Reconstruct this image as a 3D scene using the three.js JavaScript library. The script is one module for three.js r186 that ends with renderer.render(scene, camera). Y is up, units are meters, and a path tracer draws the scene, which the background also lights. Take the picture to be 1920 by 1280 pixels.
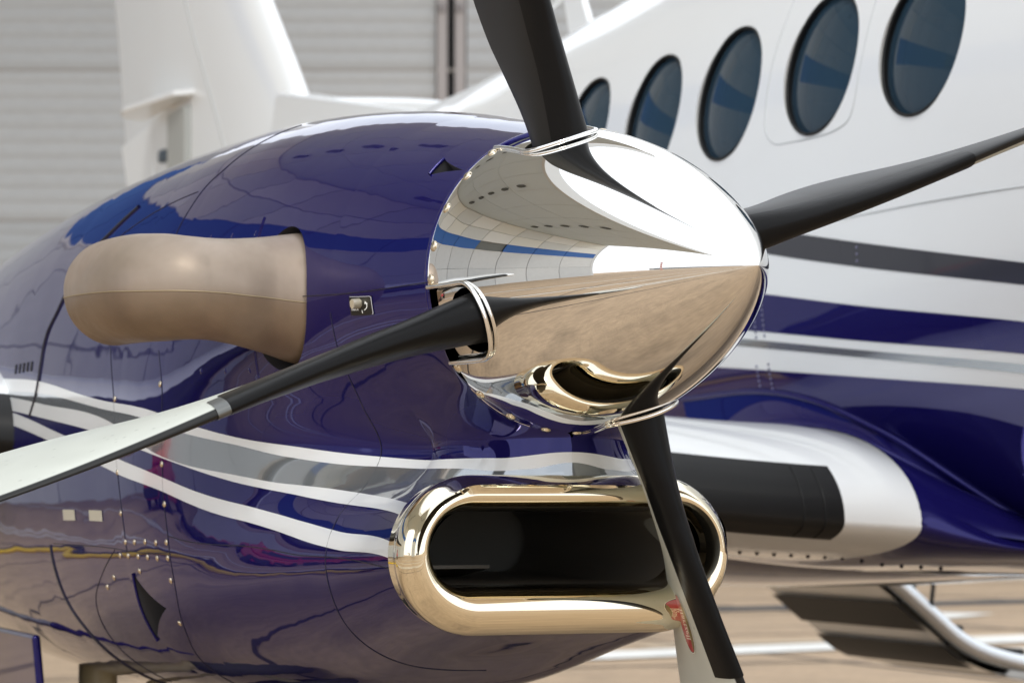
import * as THREE from 'three';
import { mergeGeometries } from 'three/addons/utils/BufferGeometryUtils.js';
import { RoundedBoxGeometry } from 'three/addons/geometries/RoundedBoxGeometry.js';
import { Brush, Evaluator, SUBTRACTION } from 'three-bvh-csg';
import { createNoise2D, createNoise3D } from 'simplex-noise';

// ------------------------------------------------------------------ camera, sky, sun, exposure
function rng(seed) { let a = seed >>> 0; return () => { a = (a + 0x6D2B79F5) | 0; let t = Math.imul(a ^ (a >>> 15), 1 | a); t = (t + Math.imul(t ^ (t >>> 7), 61 | t)) ^ t; return ((t ^ (t >>> 14)) >>> 0) / 4294967296; }; }
const noise2 = createNoise2D(rng(11)), noise3 = createNoise3D(rng(12));
const V = (x, y, z) => new THREE.Vector3(x, y, z);
const scene = new THREE.Scene();
const camera = new THREE.PerspectiveCamera(13.77, 1.5, 0.1, 600);
camera.position.set(4.248, 1.25, 4.387);
camera.lookAt(4.248 - 0.92839, 1.25 + 0.054635, 4.387 - 0.36757);
camera.focus = 4.45; camera.userData.fStop = 7.5;
camera.updateMatrixWorld(true);

const SW = 512, SH = 256, skyData = new Float32Array(SW * SH * 4);
for (let j = 0; j < SH; j++) for (let i = 0; i < SW; i++) {
  const up = ((j + 0.5) / SH - 0.5) * Math.PI, az = (i + 0.5) / SW * Math.PI * 2;
  const d = [Math.cos(up) * Math.cos(az), Math.sin(up), Math.cos(up) * Math.sin(az)];
  let n = 0.6 * noise3(d[0] * 1.8, d[1] * 4.5, d[2] * 1.8) + 0.3 * noise3(d[0] * 4.3, d[1] * 11, d[2] * 4.3 + 7) + 0.16 * noise3(d[0] * 10, d[1] * 24, d[2] * 10 + 3);
  const L = 1.62 + 0.22 * n, o = (j * SW + i) * 4, b = Math.max(0, -n) * 0.05;
  skyData[o] = L * (0.965 - b); skyData[o + 1] = L; skyData[o + 2] = L * (1.06 + b); skyData[o + 3] = 1;
}
const sky = new THREE.DataTexture(skyData, SW, SH, THREE.RGBAFormat, THREE.FloatType);
sky.mapping = THREE.EquirectangularReflectionMapping; sky.magFilter = sky.minFilter = THREE.LinearFilter; sky.needsUpdate = true;
scene.background = sky; scene.environment = sky;
const sun = new THREE.DirectionalLight(0xfffaf2, 1.4);
sun.position.set(22, 30, 14); sun.castShadow = true; sun.shadow.radius = 28; sun.shadow.mapSize.set(2048, 2048);
Object.assign(sun.shadow.camera, { left: -25, right: 25, top: 25, bottom: -25, near: 1, far: 120 });
scene.add(sun, sun.target);
const renderer = new THREE.WebGLRenderer({ antialias: true });
renderer.toneMapping = THREE.LinearToneMapping; renderer.toneMappingExposure = 0.9;
renderer.shadowMap.enabled = true;

// ------------------------------------------------------------------ helpers
const used = {};
function numbered(n) { used[n] = (used[n] ?? -1) + 1; return used[n] ? `${n}_${String(used[n]).padStart(3, '0')}` : n; }
function part(name, geo, mat, parent, label) {
  const m = new THREE.Mesh(geo, mat); m.name = name; m.castShadow = m.receiveShadow = true;
  if (label) m.userData.label = label; parent.add(m); return m;
}
function tag(o, label, category, group, kind) {
  o.name = numbered(o.name); o.userData.label = label;
  if (category) o.userData.category = category; if (group) o.userData.group = group; if (kind) o.userData.kind = kind;
  scene.add(o); return o;
}
function thing(name, label, category, group) { const g = new THREE.Group(); g.name = name; return tag(g, label, category, group); }
function struct(name, geo, mat, label) { const m = new THREE.Mesh(geo, mat); m.name = name; m.receiveShadow = m.castShadow = true; return tag(m, label, null, null, 'structure'); }
const lin = (r, g, b) => new THREE.Color().setRGB(r, g, b);
const M = (o) => new THREE.MeshPhysicalMaterial(o);
// a surface given by f(u, v, out), normals from finite differences
function grid(us, vs, f, flip = false, closeV = false) {
  const pos = [], nor = [], uv = [], idx = [], p = V(), a = V(), b = V(), c = V(), d = V();
  const nu = us.length, nv = vs.length, uMin = Math.min(us[0], us[nu - 1]) - 1e-9, uMax = Math.max(us[0], us[nu - 1]) + 1e-9;
  for (let i = 0; i < nu; i++) for (let j = 0; j < nv; j++) {
    const u = us[i], v = vs[j], eu = 5e-5 * Math.abs(us[nu - 1] - us[0]) * Math.sign(us[nu - 1] - us[0]), ev = 1e-3 * (vs[nv - 1] - vs[0]);
    f(u, v, p); f(u + eu <= uMax && u + eu >= uMin ? u + eu : u, v, a); f(u - eu >= uMin && u - eu <= uMax ? u - eu : u, v, b); f(u, v + ev, c); f(u, v - ev, d);
    a.sub(b); c.sub(d); a.cross(c).normalize(); if (flip) a.negate();
    pos.push(p.x, p.y, p.z); nor.push(a.x, a.y, a.z); uv.push(u, v);
  }
  for (let i = 0; i < nu - 1; i++) for (let j = 0; j < nv - 1; j++) {
    const q = i * nv + j, r = q + nv;
    if (flip) idx.push(q, q + 1, r, r, q + 1, r + 1); else idx.push(q, r, q + 1, r, r + 1, q + 1);
  }
  const g = new THREE.BufferGeometry();
  g.setAttribute('position', new THREE.Float32BufferAttribute(pos, 3));
  g.setAttribute('normal', new THREE.Float32BufferAttribute(nor, 3));
  g.setAttribute('uv', new THREE.Float32BufferAttribute(uv, 2));
  g.setIndex(idx); return g;
}
const range = (a, b, n) => Array.from({ length: n + 1 }, (_, i) => a + (b - a) * i / n);
// smooth one-dimensional interpolation
function herm(xs, ys, x) {
  const n = xs.length; if (x <= xs[0]) return ys[0] + (ys[1] - ys[0]) / (xs[1] - xs[0]) * (x - xs[0]); 
  if (x >= xs[n - 1]) return ys[n - 1];
  let k = 0; while (x > xs[k + 1]) k++;
  const h = xs[k + 1] - xs[k], t = (x - xs[k]) / h, D = (i) => (ys[i + 1] - ys[i]) / (xs[i + 1] - xs[i]);
  const m = (i) => i === 0 ? D(0) : i === n - 1 ? D(n - 2) : (D(i - 1) * (xs[i + 1] - xs[i]) + D(i) * (xs[i] - xs[i - 1])) / (xs[i + 1] - xs[i - 1]);
  const t2 = t * t, t3 = t2 * t;
  return (2 * t3 - 3 * t2 + 1) * ys[k] + (t3 - 2 * t2 + t) * h * m(k) + (-2 * t3 + 3 * t2) * ys[k + 1] + (t3 - t2) * h * m(k + 1);
}
function tube(pts, r, seg = 60, rad = 10, closed = false) { return new THREE.TubeGeometry(new THREE.CatmullRomCurve3(pts, closed, 'centripetal'), seg, r, rad, closed); }
function placed(geo, at, normal, upHint = V(0, 1, 0)) { // geometry's +z along the normal
  const z = normal.clone().normalize(), x = upHint.clone().cross(z).normalize(), y = z.clone().cross(x);
  return geo.clone().applyMatrix4(new THREE.Matrix4().makeBasis(x, y, z).setPosition(at));
}
function canvasTex(w, h, draw) {
  const c = document.createElement('canvas'); c.width = w; c.height = h; draw(c.getContext('2d'), w, h);
  const t = new THREE.CanvasTexture(c); t.colorSpace = THREE.SRGBColorSpace; t.magFilter = THREE.LinearFilter; return t;
}
function dataTex(n, f, srgb = true) {
  const a = new Uint8Array(n * n * 4);
  for (let j = 0; j < n; j++) for (let i = 0; i < n; i++) { const c = f(i / n, j / n), o = (j * n + i) * 4; for (let k = 0; k < 3; k++) a[o + k] = Math.max(0, Math.min(255, c[k] * 255)); a[o + 3] = 255; }
  const t = new THREE.DataTexture(a, n, n); t.wrapS = t.wrapT = THREE.RepeatWrapping; t.magFilter = THREE.LinearFilter; t.minFilter = THREE.LinearFilter;
  if (srgb) t.colorSpace = THREE.SRGBColorSpace; t.needsUpdate = true; return t;
}
// noise that repeats every unit
function loopNoise(u, v, f, seed = 0) { const a = u * 2 * Math.PI, b = v * 2 * Math.PI, r = f / (2 * Math.PI); return 0.5 * (noise3(Math.cos(a) * r + seed, Math.sin(a) * r, Math.cos(b) * r) + noise3(Math.sin(b) * r - seed, Math.cos(a) * r + 5, Math.sin(a) * r + 9)); }

// ------------------------------------------------------------------ materials
const smear = dataTex(512, (u, v) => { const n = .010 + .022 * Math.max(0, loopNoise(u, v, 6, 3) - .15) + .05 * Math.max(0, loopNoise(u, v * 2, 30, 8) - .55); return [n, n, n]; }, false);
const mat = {
  blue: M({ name: 'blue_paint', color: lin(0.0125, 0.010, 0.118), metalness: 0.42, roughness: 0.03, ior: 1.45, specularIntensity: 0.4, clearcoat: 0.36, clearcoatRoughness: 0.01 }),
  white: M({ name: 'white_paint', color: lin(0.79, 0.81, 0.81), roughness: 0.28, clearcoat: 0.7, clearcoatRoughness: 0.04 }),
  silver: M({ name: 'silver_paint', color: lin(0.36, 0.39, 0.415), metalness: 0.7, roughness: 0.1, clearcoat: 1, clearcoatRoughness: 0.02 }),
  charcoal: M({ name: 'charcoal_paint', color: lin(0.034, 0.036, 0.046), roughness: 0.25, specularIntensity: 0.5, clearcoat: 0.5, clearcoatRoughness: 0.03 }),
  chrome: M({ name: 'polished_spinner', color: lin(0.9, 0.893, 0.87), metalness: 1, roughness: 1, roughnessMap: smear }),
  lip: M({ name: 'polished_lip', color: lin(0.93, 0.85, 0.66), metalness: 1, roughness: 0.03 }),
  steel: M({ name: 'screw_steel', color: lin(0.72, 0.63, 0.48), metalness: 1, roughness: 0.22 }),
  void: M({ name: 'primed_alloy', color: lin(0.22, 0.22, 0.2), roughness: 0.7 }),
  black: M({ name: 'black_plastic', color: lin(0.012, 0.012, 0.013), roughness: 0.7 }),
  lining: M({ name: 'cabin_lining', color: lin(0.5, 0.5, 0.48), roughness: 0.8 }),
  duct: M({ name: 'duct_lining', color: lin(0.15, 0.135, 0.115), metalness: 0.4, roughness: 0.45 }),
  seam: M({ name: 'seam_sealant', color: lin(0.008, 0.007, 0.018), roughness: 0.5 }),
  pale: M({ name: 'pale_seam', color: lin(0.5, 0.52, 0.52), roughness: 0.6 }),
  belly: M({ name: 'black_stripe_paint', color: lin(0.014, 0.014, 0.015), roughness: 0.45, specularIntensity: 0.4 }),
  rubber: M({ name: 'deice_rubber', color: lin(0.009, 0.009, 0.009), roughness: 0.42, specularIntensity: 0.45, clearcoat: 0.08, clearcoatRoughness: 0.2 }),
  glass: M({ name: 'tinted_window', color: lin(0.075, 0.155, 0.235), roughness: 0.02, ior: 1.36, transmission: 0.72, thickness: 0 }),
  tread: M({ name: 'black_tread', color: lin(0.02, 0.02, 0.02), roughness: 0.7 }),
  alloy: M({ name: 'bare_alloy', color: lin(0.75, 0.78, 0.8), metalness: 0.8, roughness: 0.25 }),
  tyre: M({ name: 'tyre_rubber', color: lin(0.02, 0.02, 0.02), roughness: 0.85 }),
};

// ------------------------------------------------------------------ the airplane
const plane = thing('airplane', 'white and dark blue twin turboprop airplane with a mirror-polished spinner and black blades', 'airplane');
const YS = 1.6025, ZS = 2.6;

// ---- engine nacelle: half outlines (sideways, up) from the crown round to the belly, at stations aft of the spinner
const ST = [0, 0.2, 0.5, 1.0, 1.5, 2.1, 3.0, 4.0, 5.4];
const SEC = [
  [[0, .249], [.0953, .23], [.176, .176], [.23, .0953], [.249, 0], [.23, -.0953], [.176, -.176], [.128, -.262], [.175, -.318], [.238, -.366], [.280, -.45], [.242, -.536], [.155, -.573], [0, -.573]],
  [[0, .286], [.112, .266], [.208, .204], [.266, .11], [.288, .005], [.268, -.1], [.214, -.194], [.165, -.272], [.2, -.328], [.268, -.378], [.302, -.46], [.264, -.56], [.165, -.612], [0, -.618]],
  [[0, .338], [.128, .318], [.238, .25], [.306, .148], [.335, .03], [.332, -.085], [.306, -.185], [.288, -.262], [.3, -.335], [.328, -.41], [.332, -.5], [.28, -.605], [.17, -.675], [0, -.695]],
  [[0, .392], [.145, .372], [.275, .3], [.355, .188], [.395, .055], [.412, -.08], [.417, -.19], [.417, -.29], [.412, -.39], [.4, -.49], [.366, -.585], [.295, -.67], [.18, -.726], [0, -.745]],
  [[0, .408], [.152, .388], [.29, .315], [.378, .2], [.424, .062], [.445, -.08], [.452, -.19], [.452, -.29], [.447, -.39], [.432, -.5], [.39, -.605], [.31, -.695], [.185, -.755], [0, -.775]],
  [[0, .405], [.155, .386], [.296, .315], [.39, .2], [.44, .062], [.462, -.08], [.47, -.19], [.47, -.29], [.464, -.39], [.447, -.51], [.4, -.62], [.315, -.712], [.188, -.772], [0, -.79]],
  [[0, .365], [.15, .348], [.288, .282], [.382, .176], [.434, .05], [.456, -.085], [.464, -.19], [.464, -.29], [.458, -.39], [.44, -.51], [.39, -.615], [.305, -.705], [.18, -.765], [0, -.782]],
  [[0, .27], [.135, .256], [.26, .2], [.345, .11], [.395, 0], [.418, -.11], [.426, -.2], [.426, -.29], [.42, -.38], [.402, -.49], [.356, -.59], [.28, -.68], [.165, -.738], [0, -.755]],
  [[0, .05], [.1, .04], [.19, .01], [.26, -.04], [.3, -.1], [.32, -.17], [.327, -.23], [.327, -.3], [.322, -.38], [.31, -.47], [.27, -.55], [.21, -.62], [.125, -.66], [0, -.67]],
];
const NC = 13;
function nacOutline(s) { // control points at station s
  const P = []; for (let j = 0; j <= NC; j++) P.push([herm(ST, SEC.map((q) => q[j][0]), s), herm(ST, SEC.map((q) => q[j][1]), s)]); return P;
}
const neck = (s) => .166 * Math.sqrt(Math.max(0, 1 - (1 - s / .2) ** 2)); // the neck rounds off to nothing at the front
let ocS = null, ocP = null;
function nacelle(s, v, out, side = 1) { // v: 0 crown .. 1 belly
  if (ocS !== s) { ocS = s; ocP = nacOutline(s); if (s < .2) { ocP[7] = [neck(s), herm([0, .2], [-.255, -.272], s)]; ocP[8] = [1.2 * neck(s), herm([0, .2], [-.322, -.328], s)]; } }
  if (v < 0) { v = -v; side = -side; } if (v > 1) { v = 2 - v; side = -side; }
  const at = (k) => k < 0 ? [-ocP[-k][0], ocP[-k][1]] : k > NC ? [-ocP[2 * NC - k][0], ocP[2 * NC - k][1]] : ocP[k];
  const x = v * NC, k = Math.min(NC - 1, Math.floor(x)), t = x - k, a = at(k - 1), b = at(k), c = at(k + 1), d = at(k + 2), r = [0, 0];
  const flat = k === 7 && s < .07 ? 1 - (s / .07) ** 2 : 0;
  for (let q = 0; q < 2; q++) r[q] = 0.5 * (2 * b[q] + (c[q] - a[q]) * t + (2 * a[q] - 5 * b[q] + 4 * c[q] - d[q]) * t * t + (3 * b[q] - a[q] - 3 * c[q] + d[q]) * t * t * t);
  if (flat) r[0] += (b[0] + (c[0] - b[0]) * t - r[0]) * flat;
  return out.set(-s, YS + r[1], ZS + side * r[0]);
}
// slight oil-canning of the sheet skin
const PANEL = [0, .33, 1.02, 1.28, 1.9, 3.2, 6];
function pillow(s) { let k = 0; while (k < 5 && s > PANEL[k + 1]) k++; const t = (s - PANEL[k]) / (PANEL[k + 1] - PANEL[k]); return s < 0 ? 0 : .0013 * Math.min(1, PANEL[k + 1] - PANEL[k] + .2) * 4 * t * (1 - t); }
function dent(p) { return pillow(-p.x) + 0.00026 * noise3(p.x * 5.5, p.y * 6.5, p.z * 6.5) + 0.00005 * noise3(p.x * 16, p.y * 19, p.z * 19); }
const nacC = V(), nacW = (w, s, out) => { // w: 0..2 all the way round
  nacelle(s, w <= 1 ? w : 2 - w, out, w <= 1 ? 1 : -1);
  nacC.set(out.x, YS - 0.2, ZS); nacC.subVectors(out, nacC).normalize(); return out.addScaledVector(nacC, dent(out));
};
function nacNormal(s, v, side = 1) {
  const a = V(), b = V(), c = V(), d = V(); const e = Math.min(.002, Math.max(.0001, s * .5)); nacelle(s + e, v, a, side); nacelle(Math.max(0, s - e), v, b, side); nacelle(s, v + .002, c, side); nacelle(s, v - .002, d, side);
  a.sub(b).cross(c.sub(d)).normalize(); if (a.z * side < 0 && v > .1 && v < .9 || v <= .1 && a.y < 0 || v >= .9 && a.y > 0) a.negate(); return a;
}
const nacS = [0, .00005, .0002, .0005, .001, .002, .004, .006, .008, ...range(.0107, .05, 22), ...range(.05, 1.5, 184).slice(1), ...range(1.5, 5.4, 90).slice(1)];
const nacGeo = (() => {
  const shell = grid(nacS, range(0, 2, 340), (s, w, o) => nacW(w, s, o), true);
  const cap = (s, flip) => { // closes an end: one fan for the round cowl, one for the chin
    const pos = [-s, YS, ZS, -s, YS - .45, ZS], N = 340, n = flip ? 1 : -1, nor = [n, 0, 0, n, 0, 0], uv = [0, 0, 0, 0], idx = [], o = V();
    for (let j = 0; j <= N; j++) { nacW(j / N * 2, s, o); pos.push(o.x, o.y, o.z); nor.push(n, 0, 0); uv.push(0, 0); if (j) { const w = (j - .5) / N * 2, c = w > 7.5 / 13 && w < 2 - 7.5 / 13 ? 1 : 0; idx.push(...(flip ? [c, j + 2, j + 1] : [c, j + 1, j + 2])); } }
    const g = new THREE.BufferGeometry(); g.setAttribute('position', new THREE.Float32BufferAttribute(pos, 3)); g.setAttribute('normal', new THREE.Float32BufferAttribute(nor, 3)); g.setAttribute('uv', new THREE.Float32BufferAttribute(uv, 2)); g.setIndex(idx); return g;
  };
  return mergeGeometries([shell, cap(0, true), cap(5.4, false)]);
})();
//@DEV_NAC
// ---- cut the exhaust opening, the intake throat and the two small cooling scoops out of the cowl
const ev = new Evaluator(); ev.useGroups = true; ev.attributes = ['position', 'normal', 'uv'];
function brush(geo, m) { // solids are turned outside out before they are cut
  if (!Array.isArray(m)) geo.clearGroups();
  if (!geo.index) geo.setIndex([...Array(geo.attributes.position.count).keys()]);
  const p = geo.attributes.position, q = geo.index.array, a = V(), b = V(), c = V(); let vol = 0;
  for (let i = 0; i < q.length; i += 3) vol += a.fromBufferAttribute(p, q[i]).dot(b.fromBufferAttribute(p, q[i + 1]).cross(c.fromBufferAttribute(p, q[i + 2])));
  if (vol < 0) { for (let i = 0; i < q.length; i += 3) { const t = q[i + 1]; q[i + 1] = q[i + 2]; q[i + 2] = t; } const n = geo.attributes.normal.array; for (let i = 0; i < n.length; i++) n[i] = -n[i]; }
  const o = new Brush(geo, m); o.updateMatrixWorld(true); return o;
}
function obround(hw, r, n = 24) { // counter-clockwise, long axis sideways
  const s = new THREE.Shape(); s.absarc(hw, 0, r, -Math.PI / 2, Math.PI / 2, false); s.absarc(-hw, 0, r, Math.PI / 2, Math.PI * 1.5, false); s.closePath(); return s;
}
const INLET_Y = YS - 0.447, ZI = ZS + .012;
const exHole = new THREE.CylinderGeometry(0.128, 0.128, 0.6, 48).rotateX(Math.PI / 2).scale(0.84, 1.0, 1).translate(-0.52, YS - 0.005, ZS + 0.45);
const throat = new THREE.ExtrudeGeometry(obround(0.16, 0.075), { depth: 0.75, bevelEnabled: false, curveSegments: 24 }).rotateY(-Math.PI / 2).translate(0.05, INLET_Y, ZI);
function well(pts, n, depth, lift) { // flush three-cornered scoop with two hollow sides, cut along the surface normal
  const c = pts[0].clone().add(pts[1]).add(pts[2]).divideScalar(3), x = V(0, 1, 0).cross(n).normalize(), y = n.clone().cross(x), q = pts.map((p) => { const d = p.clone().sub(c); return [d.dot(x), d.dot(y)]; });
  const sh = new THREE.Shape(), mid = (a, b, k) => [(a[0] + b[0]) / 2 * (1 - k), (a[1] + b[1]) / 2 * (1 - k)];
  const ccw = (q[1][0] - q[0][0]) * (q[2][1] - q[0][1]) - (q[1][1] - q[0][1]) * (q[2][0] - q[0][0]) > 0, o = ccw ? [0, 1, 2] : [0, 2, 1], straight = depth > .2 ? '02' : '01';
  sh.moveTo(...q[o[0]]); for (let k = 0; k < 3; k++) { const a = o[k], b = o[(k + 1) % 3], m = mid(q[a], q[b], [a, b].sort().join('') === straight ? 0 : .32); sh.quadraticCurveTo(m[0], m[1], q[b][0], q[b][1]); }
  return placed(new THREE.ExtrudeGeometry(sh, { depth: depth + lift, bevelEnabled: false, curveSegments: 10 }).translate(0, 0, -depth), c, n);
}
const nacAt = (s, v) => nacelle(s, v, V());
const SCOOP = [ [[0.106, 0.1698], [0.107, 0.1422], [0.02, 0.158]], [[1.246, 0.6966], [1.112, 0.7488], [1.298, 0.8021]] ];
let cowl = brush(nacGeo, mat.blue);
const pit = M({ name: 'dark_primer', color: lin(.05, .05, .055), roughness: .7 });
for (const c of [exHole, throat, ...SCOOP.map((t, k) => well(t.map((q) => nacAt(...q)), nacNormal((t[0][0] + t[1][0] + t[2][0]) / 3, (t[0][1] + t[1][1] + t[2][1]) / 3), k ? 0.24 : 0.12, 0.06))]) cowl = ev.evaluate(cowl, brush(c, c === throat ? mat.void : pit), SUBTRACTION);
const nac = part('engine_nacelle', cowl.geometry, cowl.material, plane, 'dark blue engine nacelle with white and silver stripes');

// livery: film stripes that follow the skin, between two edges given as (s, v)
function skinPoint(s, v, lift, side = 1) { const o = V(); nacW(side > 0 ? v : 2 - v, s, o); return o.addScaledVector(nacNormal(s, v, side), lift); }
function edge(pts) { const q = pts.slice().sort((a, b) => a[0] - b[0]), xs = q.map((p) => p[0]), ys = q.map((p) => p[1]); return (s) => herm(xs, ys, s); }
function band(s0, s1, up, lo, lift = 0.0009, n = 150, k = 8, side = 1) {
  return grid(range(0, 1, n).map((t) => s0 + (s1 - s0) * t * t), range(0, 1, k), (s, t, o) => o.copy(skinPoint(s, up(s) + (lo(s) - up(s)) * t, lift, side)), side > 0);
}
const A1 = edge([[0, .566], [.012, .5703], [.033, .5741], [.064, .5724], [.157, .5667], [.279, .56], [.422, .5531], [.62, .5304], [.867, .4892], [1.026, .4656], [1.429, .4362], [1.935, .3971], [2.351, .383], [3.2, .37]]);
const A2 = edge([[0, .585], [.002, .588], [.007, .5939], [.022, .5981], [.097, .5917], [.273, .5806], [.416, .5758], [.563, .5581], [.736, .5243], [.964, .4903], [1.089, .4733], [1.406, .4503], [1.789, .4222], [2.333, .402], [3.2, .386]]);
const C1 = edge([[-.02, .709], [.074, .6891], [.282, .6463], [.388, .6286], [.579, .6032], [.736, .5733], [1.049, .5228], [1.276, .4803], [1.9, .4323], [2.325, .4097], [3.2, .393]]);
const C2 = edge([[-.02, .729], [.075, .7093], [.355, .6603], [.611, .6111], [.943, .542], [1.409, .4883], [1.893, .4548], [2.314, .4313], [3.2, .412]]);
const D1 = edge([[-.02, .768], [.068, .7475], [.293, .7189], [.446, .6858], [.733, .618], [1.025, .5577], [1.341, .5216], [1.583, .497], [2.282, .4338], [3.2, .414]]);
const D2 = edge([[-.02, .792], [.067, .7699], [.268, .749], [.728, .644], [1.028, .5779], [1.292, .5502], [1.725, .5029], [2.237, .4575], [3.2, .436]]);
for (const [a, b, m, l] of [[A1, A2, mat.white, 'upper white stripe'], [A2, C1, mat.silver, 'silver stripe between white stripes'], [C1, C2, mat.white, 'middle white stripe'], [D1, D2, mat.white, 'lowest white stripe']])
  for (const side of [1, -1]) part('livery_stripe', band(0, 3.2, a, b, 0.0009, 210, 8, side), m, nac, side > 0 ? l : undefined);

// cowl joints, filled with dark sealant
function joint(pts, r = 0.0008, seg = 70, side = 1) { const c = new THREE.CatmullRomCurve3(pts.map((p) => V(p[0], p[1], 0)), false, 'centripetal'); return tube(c.getSpacedPoints(24).map((p) => skinPoint(p.x, p.y, 0.0004, side)), r, seg, 6); }
for (const [pts, r] of [
  [[[.44, .329], [.21, .321], [.004, .316]]], [[[.33, .345], [.33, .5], [.33, .66], [.325, .8], [.33, .99]]], [[[1.1, .27], [1.08, .2276], [1.06, .194], [1.02, .1635], [1.0, .08]]],
  [[[1.06, .38], [1.03, .4236], [1.021, .4841], [1.018, .5937], [1.011, .6561], [1.02, .7188], [1.067, .78], [1.135, .841], [1.2, .98]]],
  [[[1.378, .3672], [1.319, .4395], [1.284, .5486], [1.266, .6086], [1.259, .663]]], [[[1.819, .658], [1.397, .6616], [1.005, .668]]], [[[1.008, .644], [.692, .6921], [.439, .7386], [.264, .7601], [.01, .79]]],
  [[[1.343, .664], [1.483, .7047], [1.577, .7365], [1.618, .7617], [1.648, .7975], [1.66, .9]]], [[[2.0, .45], [1.95, .41], [1.93, .3467], [1.854, .3119], [1.768, .2643], [1.621, .2309], [1.5, .2]], 0.0042],
  [[[1.55, .245], [1.442, .2289], [1.298, .2133], [1.09, .2]]], [[[1.02, .32], [.8, .325], [.6, .328]]], [[[1.85, .66], [1.84, .74], [1.8, .82], [1.8, .95]], 0.003],
]) part('panel_joint', joint(pts, r), mat.seam, nac);

// two bolted access plates above and below the exhaust opening
function plate(s0, s1, v0, v1) { const g = grid(range(s0, s1, 10), range(v0, v1, 10), (s, v, o) => { const e = Math.min(1, Math.min(s - s0, s1 - s) / 0.004, Math.min(v - v0, v1 - v) / 0.002); o.copy(skinPoint(s, v, -0.001 + 0.004 * Math.max(0, e))); }, true); return g; }
const screwGeo = new THREE.SphereGeometry(1, 14, 8, 0, Math.PI * 2, 0, Math.PI / 2).rotateX(Math.PI / 2);
const screwOn = (s, v, r, m = mat.steel) => part('screw', placed(screwGeo.clone().scale(r, r, r * 0.45), skinPoint(s, v, 0.0005), nacNormal(s, v)), m, nac);
for (const [s0, s1, v0, v1] of [[.645, .9, .238, .27], [.617, .873, .392, .428]]) part('access_plate', (() => {
  const us = [s0, s0 + .003, ...range(s0 + .02, s1 - .02, 8), s1 - .003, s1], vs = [v0, v0 + .0016, ...range(v0 + .006, v1 - .006, 6), v1 - .0016, v1];
  return grid(us, vs, (s, v, o) => o.copy(skinPoint(s, v, (s <= s0 + .001 || s >= s1 - .001 || v <= v0 + .0005 || v >= v1 - .0005) ? -0.001 : 0.0028)), true);
})(), mat.blue, nac);
for (const [s, v] of [[1.038, .4236], [1.312, .4381], [1.021, .5391], [1.284, .5486], [1.274, .6103], [1.016, .5977], [1.261, .6515], [1.201, .6507], [1.135, .6496], [1.075, .6517], [1.021, .653], [1.311, .6715], [1.256, .6711], [1.19, .6711], [1.133, .6718], [1.079, .6739], [1.024, .6758], [1.2, .6921], [1.389, .7049], [1.459, .7201], [1.033, .7085], [1.078, .7734]]) screwOn(s, v, 0.0062);
for (const [s, v] of [[.645, .413], [.738, .411], [.838, .408], [.875, .2571], [.767, .2568], [.66, .2547]]) screwOn(s, v + .004, 0.0075, mat.blue);
for (const s of [2.03, 2.07, 2.11, 2.15, 2.19]) part('louvre_slot', placed(new RoundedBoxGeometry(.012, .022, .003, 2, .001), skinPoint(s, .374, .0005), nacNormal(s, .374)), mat.black, nac);
// pale placards on the lower side
for (const s of [1.66, 1.455]) part('placard', (() => grid(range(s - .048, s + .048, 6), range(.6085, .6245, 4), (a, v, o) => o.copy(skinPoint(a, v, .0012)), true))(), M({ color: lin(.5, .47, .38), roughness: .5 }), nac);
// cowl latch with its black placard
{
  const tex = canvasTex(256, 256, (g, w, h) => {
    g.fillStyle = '#0c0c0a'; g.fillRect(0, 0, w, h); g.strokeStyle = '#d8d8e0'; g.lineWidth = 7; g.lineCap = 'round';
    g.beginPath(); g.moveTo(10, 6); g.lineTo(222, 6); g.quadraticCurveTo(249, 6, 249, 36); g.lineTo(249, 226); g.quadraticCurveTo(249, 246, 236, 249); g.stroke();
    g.fillStyle = '#f4f6f2'; g.fillRect(18, 112, 60, 26); g.font = 'bold 52px sans-serif'; g.fillText('LOCK', 14, 192, 84);
    g.strokeStyle = '#f4f6f2'; g.lineWidth = 10; g.lineCap = 'butt'; g.beginPath(); g.arc(128, 128, 66, -0.35, 1.15); g.stroke();
    g.beginPath(); g.moveTo(178, 66); g.lineTo(210, 108); g.lineTo(168, 106); g.closePath(); g.fill(); g.fillRect(128, 188, 9, 44);
  });
  const g = grid(range(.257, .180, 8), range(0, 1, 8), (s, t, o) => o.copy(skinPoint(s, .3262 + .0225 * t, .0012)), false);
  const uv = g.attributes.uv; for (let i = 0; i < uv.count; i++) uv.setXY(i, (.257 - uv.getX(i)) / .077, 1 - uv.getY(i));
  part('latch_placard', g, M({ map: tex, roughness: .45 }), nac, 'black latch placard with LOCK and a curved arrow');
  const p = skinPoint(.222, .3345, .006), n = nacNormal(.222, .3345);
  part('latch_bolt', placed(mergeGeometries([new THREE.CylinderGeometry(.0085, .0085, .02, 6).rotateX(Math.PI / 2), new THREE.CylinderGeometry(.006, .006, .012, 16).rotateX(Math.PI / 2).translate(0, 0, -.006)]), p, n), M({ color: lin(.75, .68, .52), metalness: .6, roughness: .35 }), nac);
}
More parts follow.
